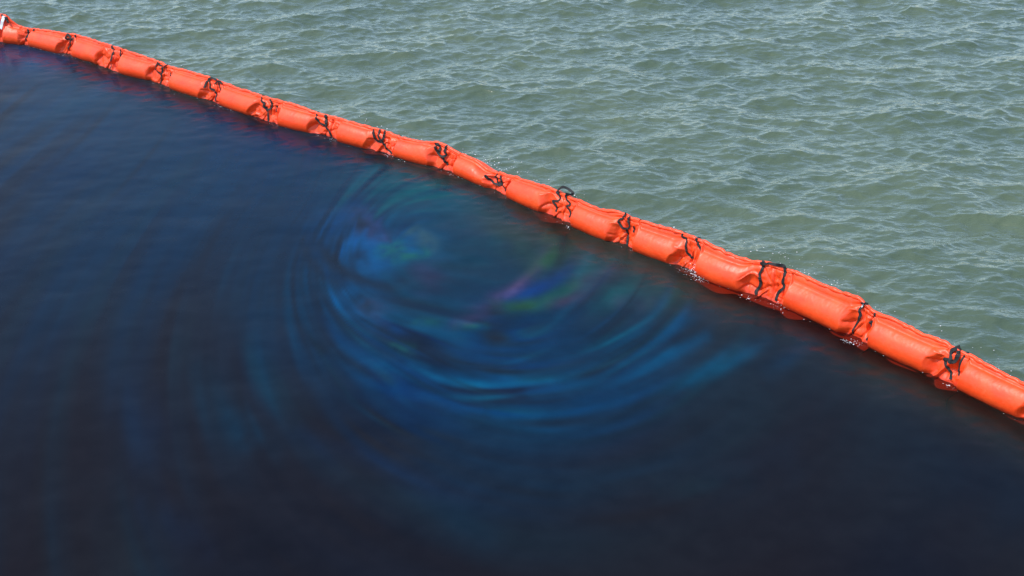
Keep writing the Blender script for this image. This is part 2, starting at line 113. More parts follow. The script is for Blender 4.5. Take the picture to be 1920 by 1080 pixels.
def boom_n(X, Y):
    """signed distance from the boom's line, positive on the oil side (piecewise in x; the boom runs left to right)"""
    xs = np.r_[LINE[0, 0], cx, LINE[-1, 0]]; ys = np.r_[LINE[0, 1], cy, LINE[-1, 1]]
    yl = np.interp(X, xs, ys)
    sl = np.interp(X, cx, np.abs(tx))
    return (yl - Y) * sl

# ---------------------------------------------------------------- water heights
NF, TILE = 1024, 25.6
rng = np.random.default_rng(7)
kk = 2 * np.pi * np.fft.fftfreq(NF, TILE / NF)
KX, KY = np.meshgrid(kk, kk, indexing='ij')
K2 = np.hypot(KX, KY); K2[0, 0] = 1e-6
wd = np.array([0.22, -1.0]); wd /= np.linalg.norm(wd)
cosw = (KX * wd[0] + KY * wd[1]) / K2
noise = rng.standard_normal((NF, NF)) + 1j * rng.standard_normal((NF, NF))

def ocean(kp, power, lcut, spread, slope_rms):
    P = K2 ** (-power) * np.exp(-(kp / K2) ** 2) * (0.12 + np.abs(cosw) ** spread) * np.exp(-(K2 * lcut / (2 * np.pi)) ** 2)
    H = noise * np.sqrt(P); H[0, 0] = 0
    h = np.fft.ifft2(H).real
    gx = np.fft.ifft2(1j * KX * H).real; gy = np.fft.ifft2(1j * KY * H).real
    s = slope_rms / np.sqrt((gx ** 2 + gy ** 2).mean())
    dx = np.fft.ifft2(-1j * KX / K2 * H).real; dy = np.fft.ifft2(-1j * KY / K2 * H).real
    return (h * s).astype(np.float32), (dx * s).astype(np.float32), (dy * s).astype(np.float32)

def samp(a, X, Y):
    u = X / TILE * NF; v = Y / TILE * NF
    iu = np.floor(u).astype(int); iv = np.floor(v).astype(int); fu = u - iu; fv = v - iv
    A = a[iu % NF, iv % NF]; B = a[(iu + 1) % NF, iv % NF]; Cc = a[iu % NF, (iv + 1) % NF]; Dd = a[(iu + 1) % NF, (iv + 1) % NF]
    return (A * (1 - fu) + B * fu) * (1 - fv) + (Cc * (1 - fu) + Dd * fu) * fv

SEA = ocean(2 * np.pi / 1.9, 3.55, 0.045, 2.2, SEA_SLOPE)
SLK = ocean(2 * np.pi / 1.6, 4.2, 0.30, 2.0, 0.010)
RIP = ocean(2 * np.pi / 0.30, 3.4, 0.05, 1.2, 0.14)

def stretch(lo, hi, step, far, grow):
    mid = np.arange(lo, hi + step / 2, step)
    out = []; p = hi; d = step
    while p < far: d *= grow; p += d; out.append(p)
    inn = []; p = lo; d = step
    while p > -far: d *= grow; p -= d; inn.append(p)
    return np.r_[inn[::-1], mid, out]
gxs = stretch(-10.5, 10.0, 0.024, 3000, 1.09)
gys = stretch(6.6, 24.5, 0.024, 3000, 1.09)
GX, GY = np.meshgrid(gxs, gys, indexing='ij')
sx = np.gradient(gxs); sy = np.gradient(gys)
fade = 1 - sstep(0.10, 0.6, np.maximum(sx[:, None], sy[None, :]))
BN = boom_n(GX, GY)
# ------------------------------------------------ oil film: pooled and combed round an eddy
EYE = np.array(TAB['eye']); EYE2 = np.array(TAB['eye2'])
AN = 0.46                                        # the eddy is drawn out along the drift
def polar(X, Y):
    ex = X - EYE2[0]; ey = (Y - EYE2[1]) * AN       # small circles close round the eye, wide ones round the whole eddy
    s_ = sstep(.15, 1.25, np.hypot(ex, ey))
    mx = X - (EYE2[0] + s_ * (EYE[0] - EYE2[0])); my = (Y - (EYE2[1] + s_ * (EYE[1] - EYE2[1]))) * AN
    th = np.arctan2(my, mx)
    r = np.hypot(mx, my)
    sp = np.log1p(np.exp(4 * (th + np.pi / 2 - .05))) / 4
    g = np.exp(.58 * sp * (1 - sstep(.3, 2.9, th)))
    return r / g, th, r
def streaks(X, Y, nr, nth, seed):
    rr, th, _ = polar(X, Y)
    la = lattice(np.random.default_rng(seed), 256, nth)
    return vnoise(la, rr * nr, (th / (2 * np.pi) + 0.5) * nth + rr * 1.2)

def seg_dist(PX, PY, pts):
    best = np.full(PX.shape, 1e9, np.float32)
    for (ax, ay), (bx, by) in zip(pts[:-1], pts[1:]):
        vx, vy = bx - ax, by - ay
        L2 = vx * vx + vy * vy + 1e-9
        u = np.clip(((PX - ax) * vx + (PY - ay) * vy) / L2, 0, 1)
        best = np.minimum(best, np.hypot(PX - ax - u * vx, PY - ay - u * vy))
    return best
def lin(c):
    c = np.asarray(c, float) / 255
    return np.where(c < .04045, c / 12.92, ((c + .055) / 1.055) ** 2.4)
def catmull(P, n):
    P = np.asarray(P, float)
    if len(P) < 3: 
        u = np.linspace(0, 1, n)[:, None]; return P[0] * (1 - u) + P[-1] * u
    Q = np.vstack([2 * P[0] - P[1], P, 2 * P[-1] - P[-2]])
    out = []
    per = max(2, n // (len(P) - 1))
    for i in range(1, len(Q) - 2):
        for u in np.linspace(0, 1, per, endpoint=False):
            a, b, c, d = Q[i - 1:i + 3]
            out.append(0.5 * (2 * b + (c - a) * u + (2 * a - 5 * b + 4 * c - d) * u ** 2 + (3 * b - a - 3 * c + d) * u ** 3))
    out.append(P[-1])
    return np.array(out)

def film(X, Y, bn):
    base = np.array(OIL_BODY)
    col = np.tile(base, (len(X), 1))
    fine = streaks(X, Y, 25, 23, 3); mid_ = streaks(X, Y, 10, 17, 4); fat = streaks(X, Y, 4, 11, 5)
    st = 0.7 * fine + 0.7 * mid_ + 0.45 * fat
    rr0, _, r0 = polar(X, Y)
    st = st * (.18 + .82 * np.exp(-(r0 / 2.4) ** 2)) * sstep(.12, .75, r0)
    YA = Y * AN
    w1 = 0.05 * mid_; w2 = 0.04 * fat
    for c, alpha, w, sk, pts in TAB['STR']:
        w *= 1.0
        q = catmull([(a, b * AN) for a, b in pts], 10)
        m = max(w * 3.0, .2)
        lo = q.min(0) - m; hi = q.max(0) + m
        sel = np.where((X > lo[0]) & (X < hi[0]) & (YA > lo[1]) & (YA < hi[1]))[0]
        if not len(sel): continue
        wob = w * 0.5
        d = seg_dist(X[sel] + wob * mid_[sel], YA[sel] + wob * 0.6 * fat[sel], q)
        # strokes thin out at their ends
        e0 = np.hypot(X[sel] - q[0, 0], YA[sel] - q[0, 1]); e1 = np.hypot(X[sel] - q[-1, 0], YA[sel] - q[-1, 1])
        wl_ = np.hypot(*(q[-1] - q[0])) * .35 + 1e-6
        tap = 0.35 + 0.65 * np.minimum(sstep(0, wl_, e0), sstep(0, wl_, e1)) if wl_ > w * .7 else 1.0
        a = alpha * tap * np.exp(-(d / w) ** 2) * np.clip(1 + sk * 1.1 * st[sel], 0.0, 1.5)
        a = np.clip(a, 0, 1)[:, None]
        col[sel] = col[sel] * (1 - a) + np.maximum(lin(c) * FILM_GAIN + FILM_OFF, .001) * a
    # broad faint arms of the eddy far out
    arm = streaks(X, Y, 2.6, 6, 31) + .6 * streaks(X, Y, 6.5, 7, 32)
    aw = np.clip(.5 * arm + .12, 0, 1) * sstep(.9, 1.8, r0) * (1 - .6 * sstep(2.8, 5.5, r0)) * .30
    col = col * (1 - aw[:, None]) + np.maximum(lin((24, 54, 80)) * FILM_GAIN + FILM_OFF, .001) * aw[:, None]
    # many fine wisps drawn out along the turning water
    rw = np.random.default_rng(63)
    rrw, thw, _ = polar(X, Y)
    brk = np.clip(.75 + .8 * vnoise(lattice(np.random.default_rng(44), 64, 64), X * 1.6, Y * 1.0), .1, 1.3)
    tints = [(18, 70, 118), (16, 62, 112), (22, 78, 116), (24, 50, 96), (26, 38, 56), (30, 40, 60), (20, 84, 122), (24, 62, 84), (18, 56, 104)]
    for q in range(190):
        far = rw.random() < .28
        rq = rw.uniform(1.9, 4.3) if far else rw.triangular(.2, .92, 1.6)
        tq = rw.uniform(-3.3, -1.6) if far else rw.uniform(-3.5, .15 - .35 * max(rq - .8, 0) * 2)
        ln_ = rw.uniform(.14, .42); wq = rw.uniform(.010, .028) * (2.2 if far else 1); sl = rw.normal(0, .06)
        aq = rw.uniform(.08, .20) if far else rw.uniform(.15, .45)
        cq = (26, 50, 78) if far else tints[rw.integers(len(tints))]
        dt = (thw - tq + np.pi) % (2 * np.pi) - np.pi
        sel = np.where((np.abs(dt) < ln_ * 2.2) & (np.abs(rrw - rq) < wq * 4 + .15))[0]
        if not len(sel): continue
        d_ = rrw[sel] - rq - sl * dt[sel] - .02 * mid_[sel]
        a = aq * np.exp(-(d_ / wq) ** 2) * np.exp(-(dt[sel] / ln_) ** 2) * brk[sel] * (1 - .55 * sstep(.95, 1.5, rrw[sel]) * (not far))
        col[sel] = col[sel] * (1 - a[:, None]) + np.maximum(lin(cq) * FILM_GAIN + FILM_OFF, .001) * a[:, None]
    # combed streaks everywhere round the eddy, strongest in the ring
    rr, th, r = polar(X, Y)
    ring = np.exp(-((rr - 1.15) / .42) ** 2) * sstep(-2.9, -2.1, th) * (1 - sstep(-.15, .5, th))
    patch = np.clip(.55 + .7 * vnoise(lattice(np.random.default_rng(41), 64, 64), X * .9 + 3, Y * .55), 0, 1.3)
    amp = 0.07 + 0.17 * ring * patch
    col = col * np.exp(amp[:, None] * np.clip(st, -2, 2)[:, None] * np.array([.7, .9, 1.0]))  # also paints the light and dark lines of ripples into the film colour
    # faint hue drift of the film
    hue = vnoise(lattice(np.random.default_rng(11), 64, 64), X * 1.1, Y * .8 + .6 * st)
    col *= 1 + 0.16 * hue[:, None] * np.array([1.0, .4, -.2])
    # the film thins to brown water along the boom
    thin = np.exp(-(np.maximum(bn - .05, 0) / np.interp(X, [-7, -2, 1, 5], [.10, .30, .60, .45])) ** 2) * (0.75 + .25 * np.clip(hue, -1, 1))
    t_ = np.clip(thin, 0, 1)[:, None] * .8
    col = col * (1 - t_) + np.array(BROWN) * t_
    along = np.interp(X, cx, tf)
    clear = np.interp(along, CL_T, CL_V) * np.exp(-(np.maximum(bn - .2, 0) / .20) ** 2)
    return np.clip(col, 0.0005, 1), st, ring, np.clip(thin, 0, 1) * .12 + clear

slick_v = (BN > -0.02) & (np.hypot(GX, (GY - 8)) < 30 + 2.5 * np.sin(3 * np.arctan2(GY - 8, GX)) + 1.2 * np.sin(11 * np.arctan2(GY - 8, GX)))
st_all = streaks(GX, GY, 17, 10, 8)
rr_, th_, r_ = polar(GX, GY)
ring_all = np.exp(-((rr_ - 1.15) / .5) ** 2) * sstep(-3.3, -2.6, th_) * (1 - sstep(-.3, .4, th_))
near = np.exp(-(np.maximum(BN, 0) / 0.55) ** 2)
side = sstep(-0.05, 0.05, BN)                     # 0 sea, 1 oil
mix_s = (1 - side) * fade
mix_o = side * fade
HZ = samp(SEA[0], GX, GY) * mix_s + mix_o * (samp(SLK[0], GX, GY) + samp(RIP[0], GX, GY) * (.02 + .98 * near) + 0.0009 * st_all * (ring_all + .10))
CH = -0.9
DX = samp(SEA[1], GX, GY) * mix_s * CH; DY = samp(SEA[2], GX, GY) * mix_s * CH
calm = 1 - 0.55 * np.exp(-(BN / .10) ** 2) * (BN < 0)
V = np.stack([GX + DX * calm, GY + DY * calm, HZ], -1).reshape(-1, 3)
nxg, nyg = GX.shape
ii, jj = np.meshgrid(np.arange(nxg - 1), np.arange(nyg - 1), indexing='ij')
q0 = (ii * nyg + jj).ravel()
QUAD = np.stack([q0, q0 + nyg, q0 + nyg + 1, q0 + 1], -1)
sv = slick_v.ravel()
isq = sv[QUAD].all(1)

def sub_mesh(name, quads, mat):
    used = np.unique(quads)
    remap = np.full(len(V), -1, np.int64); remap[used] = np.arange(len(used))
    o = mesh_obj(name, V[used], remap[quads], mat, kind='structure')
    return o, used

# ---------------------------------------------------------------- water materials
def sea_material():
    m, nt, b, out = nmat('turbid_sea_water')
    N = nt.nodes; L = nt.links
    tc = N.new('ShaderNodeTexCoord')
    n1 = N.new('ShaderNodeTexNoise'); n1.inputs['Scale'].default_value = 0.55; n1.inputs['Detail'].default_value = 4
    mp = N.new('ShaderNodeMapping'); mp.inputs['Scale'].default_value = (1, .6, 1)
    L.new(tc.outputs['Object'], mp.inputs[0]); L.new(mp.outputs[0], n1.inputs['Vector'])
    cr = N.new('ShaderNodeValToRGB')
    cr.color_ramp.elements[0].position = .3; cr.color_ramp.elements[0].color = (*SEA_A, 1)
    cr.color_ramp.elements[1].position = .7; cr.color_ramp.elements[1].color = (*SEA_B, 1)
    L.new(n1.outputs['Fac'], cr.inputs[0]); L.new(cr.outputs[0], b.inputs['Base Color'])
    b.inputs['Roughness'].default_value = 0.10
    b.inputs['IOR'].default_value = SEA_IOR
    # capillary ripples, drawn out across the wind
    mp2 = N.new('ShaderNodeMapping'); mp2.inputs['Scale'].default_value = (.55, 1.0, 1); mp2.inputs['Rotation'].default_value = (0, 0, .2)
    L.new(tc.outputs['Object'], mp2.inputs[0])
    n2 = N.new('ShaderNodeTexNoise'); n2.inputs['Scale'].default_value = 17; n2.inputs['Detail'].default_value = 3; n2.inputs['Distortion'].default_value = .6
    L.new(mp2.outputs[0], n2.inputs['Vector'])
    n3 = N.new('ShaderNodeTexNoise'); n3.inputs['Scale'].default_value = 8; n3.inputs['Detail'].default_value = 2; n3.inputs['Distortion'].default_value = .9
    mp3 = N.new('ShaderNodeMapping'); mp3.inputs['Scale'].default_value = (.5, 1.0, 1); mp3.inputs['Rotation'].default_value = (0, 0, -.25)
    L.new(tc.outputs['Object'], mp3.inputs[0]); L.new(mp3.outputs[0], n3.inputs['Vector'])
    ad = N.new('ShaderNodeMath'); ad.operation = 'MULTIPLY_ADD'; ad.inputs[1].default_value = 1.6
    L.new(n3.outputs['Fac'], ad.inputs[0]); L.new(n2.outputs['Fac'], ad.inputs[2])
    bp = N.new('ShaderNodeBump'); bp.inputs['Strength'].default_value = SEA_BUMP; bp.inputs['Distance'].default_value = .012
    L.new(ad.outputs[0], bp.inputs['Height']); L.new(bp.outputs[0], b.inputs['Normal'])
    return m

def oil_material():
    m, nt, b, out = nmat('oil_covered_water')
    N = nt.nodes; L = nt.links
    at = N.new('ShaderNodeAttribute'); at.attribute_name = 'oil_film'
    cl = N.new('ShaderNodeAttribute'); cl.attribute_name = 'film_gap'
    tc = N.new('ShaderNodeTexCoord')
    n1 = N.new('ShaderNodeTexNoise'); n1.inputs['Scale'].default_value = 5; n1.inputs['Detail'].default_value = 5
    L.new(tc.outputs['Object'], n1.inputs['Vector'])
    mul = N.new('ShaderNodeMix'); mul.data_type = 'RGBA'; mul.blend_type = 'MULTIPLY'; mul.inputs[0].default_value = .5
    cr = N.new('ShaderNodeValToRGB'); cr.color_ramp.elements[0].position = .3; cr.color_ramp.elements[1].position = .7
    cr.color_ramp.elements[0].color = (.75, .72, .78, 1); cr.color_ramp.elements[1].color = (1.2, 1.2, 1.2, 1)
    L.new(n1.outputs['Fac'], cr.inputs[0])
    L.new(at.outputs['Color'], mul.inputs[6]); L.new(cr.outputs[0], mul.inputs[7])
    L.new(mul.outputs[2], b.inputs['Base Color'])
    b.inputs['Roughness'].default_value = 0.20
    b.inputs['Specular IOR Level'].default_value = OIL_SPEC
    b.inputs['Specular Tint'].default_value = (.36, .78, .92, 1)
    b.inputs['IOR'].default_value = 1.33
    mp2 = N.new('ShaderNodeMapping'); mp2.inputs['Scale'].default_value = (.6, 1.0, 1)
    L.new(tc.outputs['Object'], mp2.inputs[0])
    n2 = N.new('ShaderNodeTexNoise'); n2.inputs['Scale'].default_value = 14; n2.inputs['Detail'].default_value = 3
    L.new(mp2.outputs[0], n2.inputs['Vector'])
    bp = N.new('ShaderNodeBump'); bp.inputs['Distance'].default_value = .012
    ms = N.new('ShaderNodeMath'); ms.operation = 'MULTIPLY_ADD'; ms.inputs[1].default_value = .6; ms.inputs[2].default_value = .012
    L.new(cl.outputs['Fac'], ms.inputs[0]); L.new(ms.outputs[0], bp.inputs['Strength'])
    L.new(n2.outputs['Fac'], bp.inputs['Height']); L.new(bp.outputs[0], b.inputs['Normal'])
    # where the film thins by the boom one looks a little way into the water
    tr = N.new('ShaderNodeBsdfTransparent'); tr.inputs[0].default_value = (.50, .42, .36, 1)
    gl = N.new('ShaderNodeBsdfGlossy'); gl.inputs['Color'].default_value = (.36, .78, .92, 1); gl.inputs['Roughness'].default_value = .16
    fr = N.new('ShaderNodeFresnel'); fr.inputs['IOR'].default_value = 1.33
    fm_ = N.new('ShaderNodeMath'); fm_.operation = 'MULTIPLY'; fm_.inputs[1].default_value = .28; L.new(fr.outputs[0], fm_.inputs[0]); L.new(bp.outputs[0], fr.inputs['Normal']); L.new(bp.outputs[0], gl.inputs['Normal'])
    m1 = N.new('ShaderNodeMixShader'); L.new(fm_.outputs[0], m1.inputs[0]); L.new(tr.outputs[0], m1.inputs[1]); L.new(gl.outputs[0], m1.inputs[2])
    m2 = N.new('ShaderNodeMixShader')
    sc_ = N.new('ShaderNodeMath'); sc_.operation = 'MULTIPLY'; sc_.inputs[1].default_value = .9
    L.new(cl.outputs['Fac'], sc_.inputs[0]); L.new(sc_.outputs[0], m2.inputs[0])
    L.new(b.outputs[0], m2.inputs[1]); L.new(m1.outputs[0], m2.inputs[2])
    L.new(m2.outputs[0], out.inputs['Surface'])
    return m

sea, _ = sub_mesh('sea_water', QUAD[~isq], sea_material())
slick, used = sub_mesh('oil_slick', QUAD[isq], oil_material())
fx, fy, fb = GX.ravel()[used], GY.ravel()[used], BN.ravel()[used]
fcol, _, _, thin = film(fx, fy, fb)
ca = slick.data.attributes.new('oil_film', 'FLOAT_COLOR', 'POINT')
ca.data.foreach_set('color', np.c_[fcol, np.ones(len(fcol))].astype(np.float32).ravel())
ga = slick.data.attributes.new('film_gap', 'FLOAT', 'POINT')
ga.data.foreach_set('value', np.clip(thin, 0, 1).astype(np.float32))

# murky water under the film along the boom, and the bed below
def prism(name, n0, n1, z0, z1, mat):
    t = np.linspace(-EXT + .5, cs[-1] + EXT - .5, 120)
    X, Y, ax, ay, _, _ = frame(t)
    rows = [np.c_[X + n * ax, Y + n * ay, np.full(len(t), z)] for n, z in ((n0, z0), (n1, z0), (n1, z1), (n0, z1))]
    v = np.stack(rows, 1).reshape(-1, 3); f = []
    for i in range(len(t) - 1):
        for k in range(4):
            f.append((i * 4 + k, i * 4 + (k + 1) % 4, i * 4 + 4 + (k + 1) % 4, i * 4 + 4 + k))
    f += [(0, 3, 2, 1), tuple((len(t) - 1) * 4 + k for k in range(4))]
    o = mesh_obj(name, v, f, mat, smooth=False, kind='structure')
    return o
mm = D.materials.new('murky_water'); mm.use_nodes = True
mm.node_tree.nodes.remove(mm.node_tree.nodes['Principled BSDF'])
va = mm.node_tree.nodes.new('ShaderNodeVolumeAbsorption'); va.inputs['Color'].default_value = (.46, .36, .27, 1); va.inputs['Density'].default_value = 6.0
mm.node_tree.links.new(va.outputs[0], mm.node_tree.nodes['Material Output'].inputs['Volume'])
prism('murky_water', -0.02, 1.6, -1.0, -0.035, mm)
m, nt, b, out = nmat('bed_mud'); b.inputs['Base Color'].default_value = (.03, .022, .015, 1); b.inputs['Roughness'].default_value = .9
nb = nt.nodes.new('ShaderNodeTexNoise'); nb.inputs['Scale'].default_value = 3
rb = nt.nodes.new('ShaderNodeValToRGB'); rb.color_ramp.elements[0].color = (.02, .015, .01, 1); rb.color_ramp.elements[1].color = (.05, .04, .03, 1)
nt.links.new(nb.outputs['Fac'], rb.inputs[0]); nt.links.new(rb.outputs[0], b.inputs['Base Color'])
mesh_obj('sea_bed', [(-3000, -3000, -2), (3000, -3000, -2), (3000, 3000, -2), (-3000, 3000, -2)], [(0, 1, 2, 3)], m, smooth=False, kind='structure')

# ---------------------------------------------------------------- boom materials
def fabric():
    m, nt, b, out = nmat('orange_coated_fabric')
    N = nt.nodes; L = nt.links
    tc = N.new('ShaderNodeTexCoord')
    n1 = N.new('ShaderNodeTexNoise'); n1.inputs['Scale'].default_value = 5.0; n1.inputs['Detail'].default_value = 6; n1.inputs['Roughness'].default_value = .62
    L.new(tc.outputs['Object'], n1.inputs['Vector'])
    cr = N.new('ShaderNodeValToRGB')
    cr.color_ramp.elements[0].position = .28; cr.color_ramp.elements[0].color = (*OR_A, 1)
    cr.color_ramp.elements[1].position = .72; cr.color_ramp.elements[1].color = (*OR_B, 1)
    L.new(n1.outputs['Fac'], cr.inputs[0])
    # faint salt marks and scuffs
    n3 = N.new('ShaderNodeTexNoise'); n3.inputs['Scale'].default_value = 26; n3.inputs['Detail'].default_value = 5; n3.inputs['Roughness'].default_value = .7
    L.new(tc.outputs['Object'], n3.inputs['Vector'])
    r3 = N.new('ShaderNodeValToRGB'); r3.color_ramp.elements[0].position = .58; r3.color_ramp.elements[1].position = .78
    r3.color_ramp.elements[1].color = (.3, .3, .3, 1)
    L.new(n3.outputs['Fac'], r3.inputs[0])
    mx = N.new('ShaderNodeMix'); mx.data_type = 'RGBA'; mx.inputs[7].default_value = (.88, .20, .10, 1)
    L.new(r3.outputs[0], mx.inputs[0]); L.new(cr.outputs[0], mx.inputs[6])
    sx_ = N.new('ShaderNodeSeparateXYZ'); L.new(tc.outputs['Object'], sx_.inputs[0])
    wz = N.new('ShaderNodeMath'); wz.operation = 'MULTIPLY_ADD'; wz.inputs[1].default_value = .11
    L.new(n3.outputs['Fac'], wz.inputs[0]); L.new(sx_.outputs['Z'], wz.inputs[2])
    wr = N.new('ShaderNodeMapRange'); wr.inputs['From Min'].default_value = .055; wr.inputs['From Max'].default_value = .105; wr.inputs['To Min'].default_value = .55; wr.inputs['To Max'].default_value = 0
    L.new(wz.outputs[0], wr.inputs['Value'])
    gm = N.new('ShaderNodeMix'); gm.data_type = 'RGBA'; gm.inputs[7].default_value = (.42, .028, .012, 1)
    L.new(wr.outputs[0], gm.inputs[0]); L.new(mx.outputs[2], gm.inputs[6]); L.new(gm.outputs[2], b.inputs['Base Color'])
    rr = N.new('ShaderNodeMapRange'); rr.inputs['To Min'].default_value = .33; rr.inputs['To Max'].default_value = .52
    L.new(n1.outputs['Fac'], rr.inputs['Value']); L.new(rr.outputs[0], b.inputs['Roughness'])
    b.inputs['IOR'].default_value = 1.5
    # weave and small puckers
    n2 = N.new('ShaderNodeTexNoise'); n2.inputs['Scale'].default_value = 38; n2.inputs['Detail'].default_value = 4
    L.new(tc.outputs['Object'], n2.inputs['Vector'])
    bp = N.new('ShaderNodeBump'); bp.inputs['Strength'].default_value = .22; bp.inputs['Distance'].default_value = .008
    L.new(n2.outputs['Fac'], bp.inputs['Height']); L.new(bp.outputs[0], b.inputs['Normal'])
    return m
FAB = fabric()
def webbing():
    m, nt, b, out = nmat('black_webbing')
    N = nt.nodes; L = nt.links
    tc = N.new('ShaderNodeTexCoord'); w_ = N.new('ShaderNodeTexNoise'); w_.inputs['Scale'].default_value = 60
    L.new(tc.outputs['Object'], w_.inputs['Vector'])
    cr = N.new('ShaderNodeValToRGB'); cr.color_ramp.elements[0].color = (.004, .004, .004, 1); cr.color_ramp.elements[1].color = (.016, .015, .015, 1)
    L.new(w_.outputs['Fac'], cr.inputs[0]); L.new(cr.outputs[0], b.inputs['Base Color'])
    b.inputs['Roughness'].default_value = .75
    return m
WEB = webbing()
m, nt, b, out = nmat('white_plastic'); b.inputs['Roughness'].default_value = .4
nb = nt.nodes.new('ShaderNodeTexNoise'); nb.inputs['Scale'].default_value = 20
rb = nt.nodes.new('ShaderNodeValToRGB'); rb.color_ramp.elements[0].color = (.62, .6, .58, 1); rb.color_ramp.elements[1].color = (.82, .82, .8, 1)
nt.links.new(nb.outputs['Fac'], rb.inputs[0]); nt.links.new(rb.outputs[0], b.inputs['Base Color'])
WHITE = m

# ---------------------------------------------------------------- boom
HEM = np.array(TAB['hem'])
G = [0.03] + list(TAB['g']) + [16.36]
FO = list(TAB['fold']) + [16.02]
r_e = np.random.default_rng(21)
for k in range(3):
    G.append(G[-1] + .97 + .08 * r_e.random()); FO.append(G[-1] - .40)
for k in range(3):
    G.insert(0, G[0] - 1.0 - .08 * r_e.random()); FO.insert(0, G[1] - .36)
NEXTRA = 3
hem_t = np.r_[-3.2, -2.6, -2.2, -1.6, -1.2, -.6, -.25, -.02, HEM[:, 0], 16.3, 16.6, 17.0, 17.4, 18.0, 18.4, 19.5]
hem_z = np.r_[.26, .28, .25, .28, .25, .26, .3, .40, HEM[:, 1], .28, .25, .27, .25, .27, .25, .26]
hz = np.interp(tf, hem_t, hem_z)
k2 = np.exp(-0.5 * (np.arange(-12, 13) / 2.6) ** 2); k2 /= k2.sum()
hz = np.convolve(np.pad(hz, 12, mode='edge'), k2, 'valid')

R0, ZC = 0.147, 0.080
boom = D.objects.new('oil_boom', None); COL.objects.link(boom)
boom['label'] = 'long orange fabric oil boom with black straps floating between green sea and dark oil'
boom['category'] = 'oil boom'
boom.empty_display_size = .2
P0 = frame(0.0); boom.location = (P0[0], P0[1], 0)
OFF = np.array([P0[0], P0[1], 0.0])

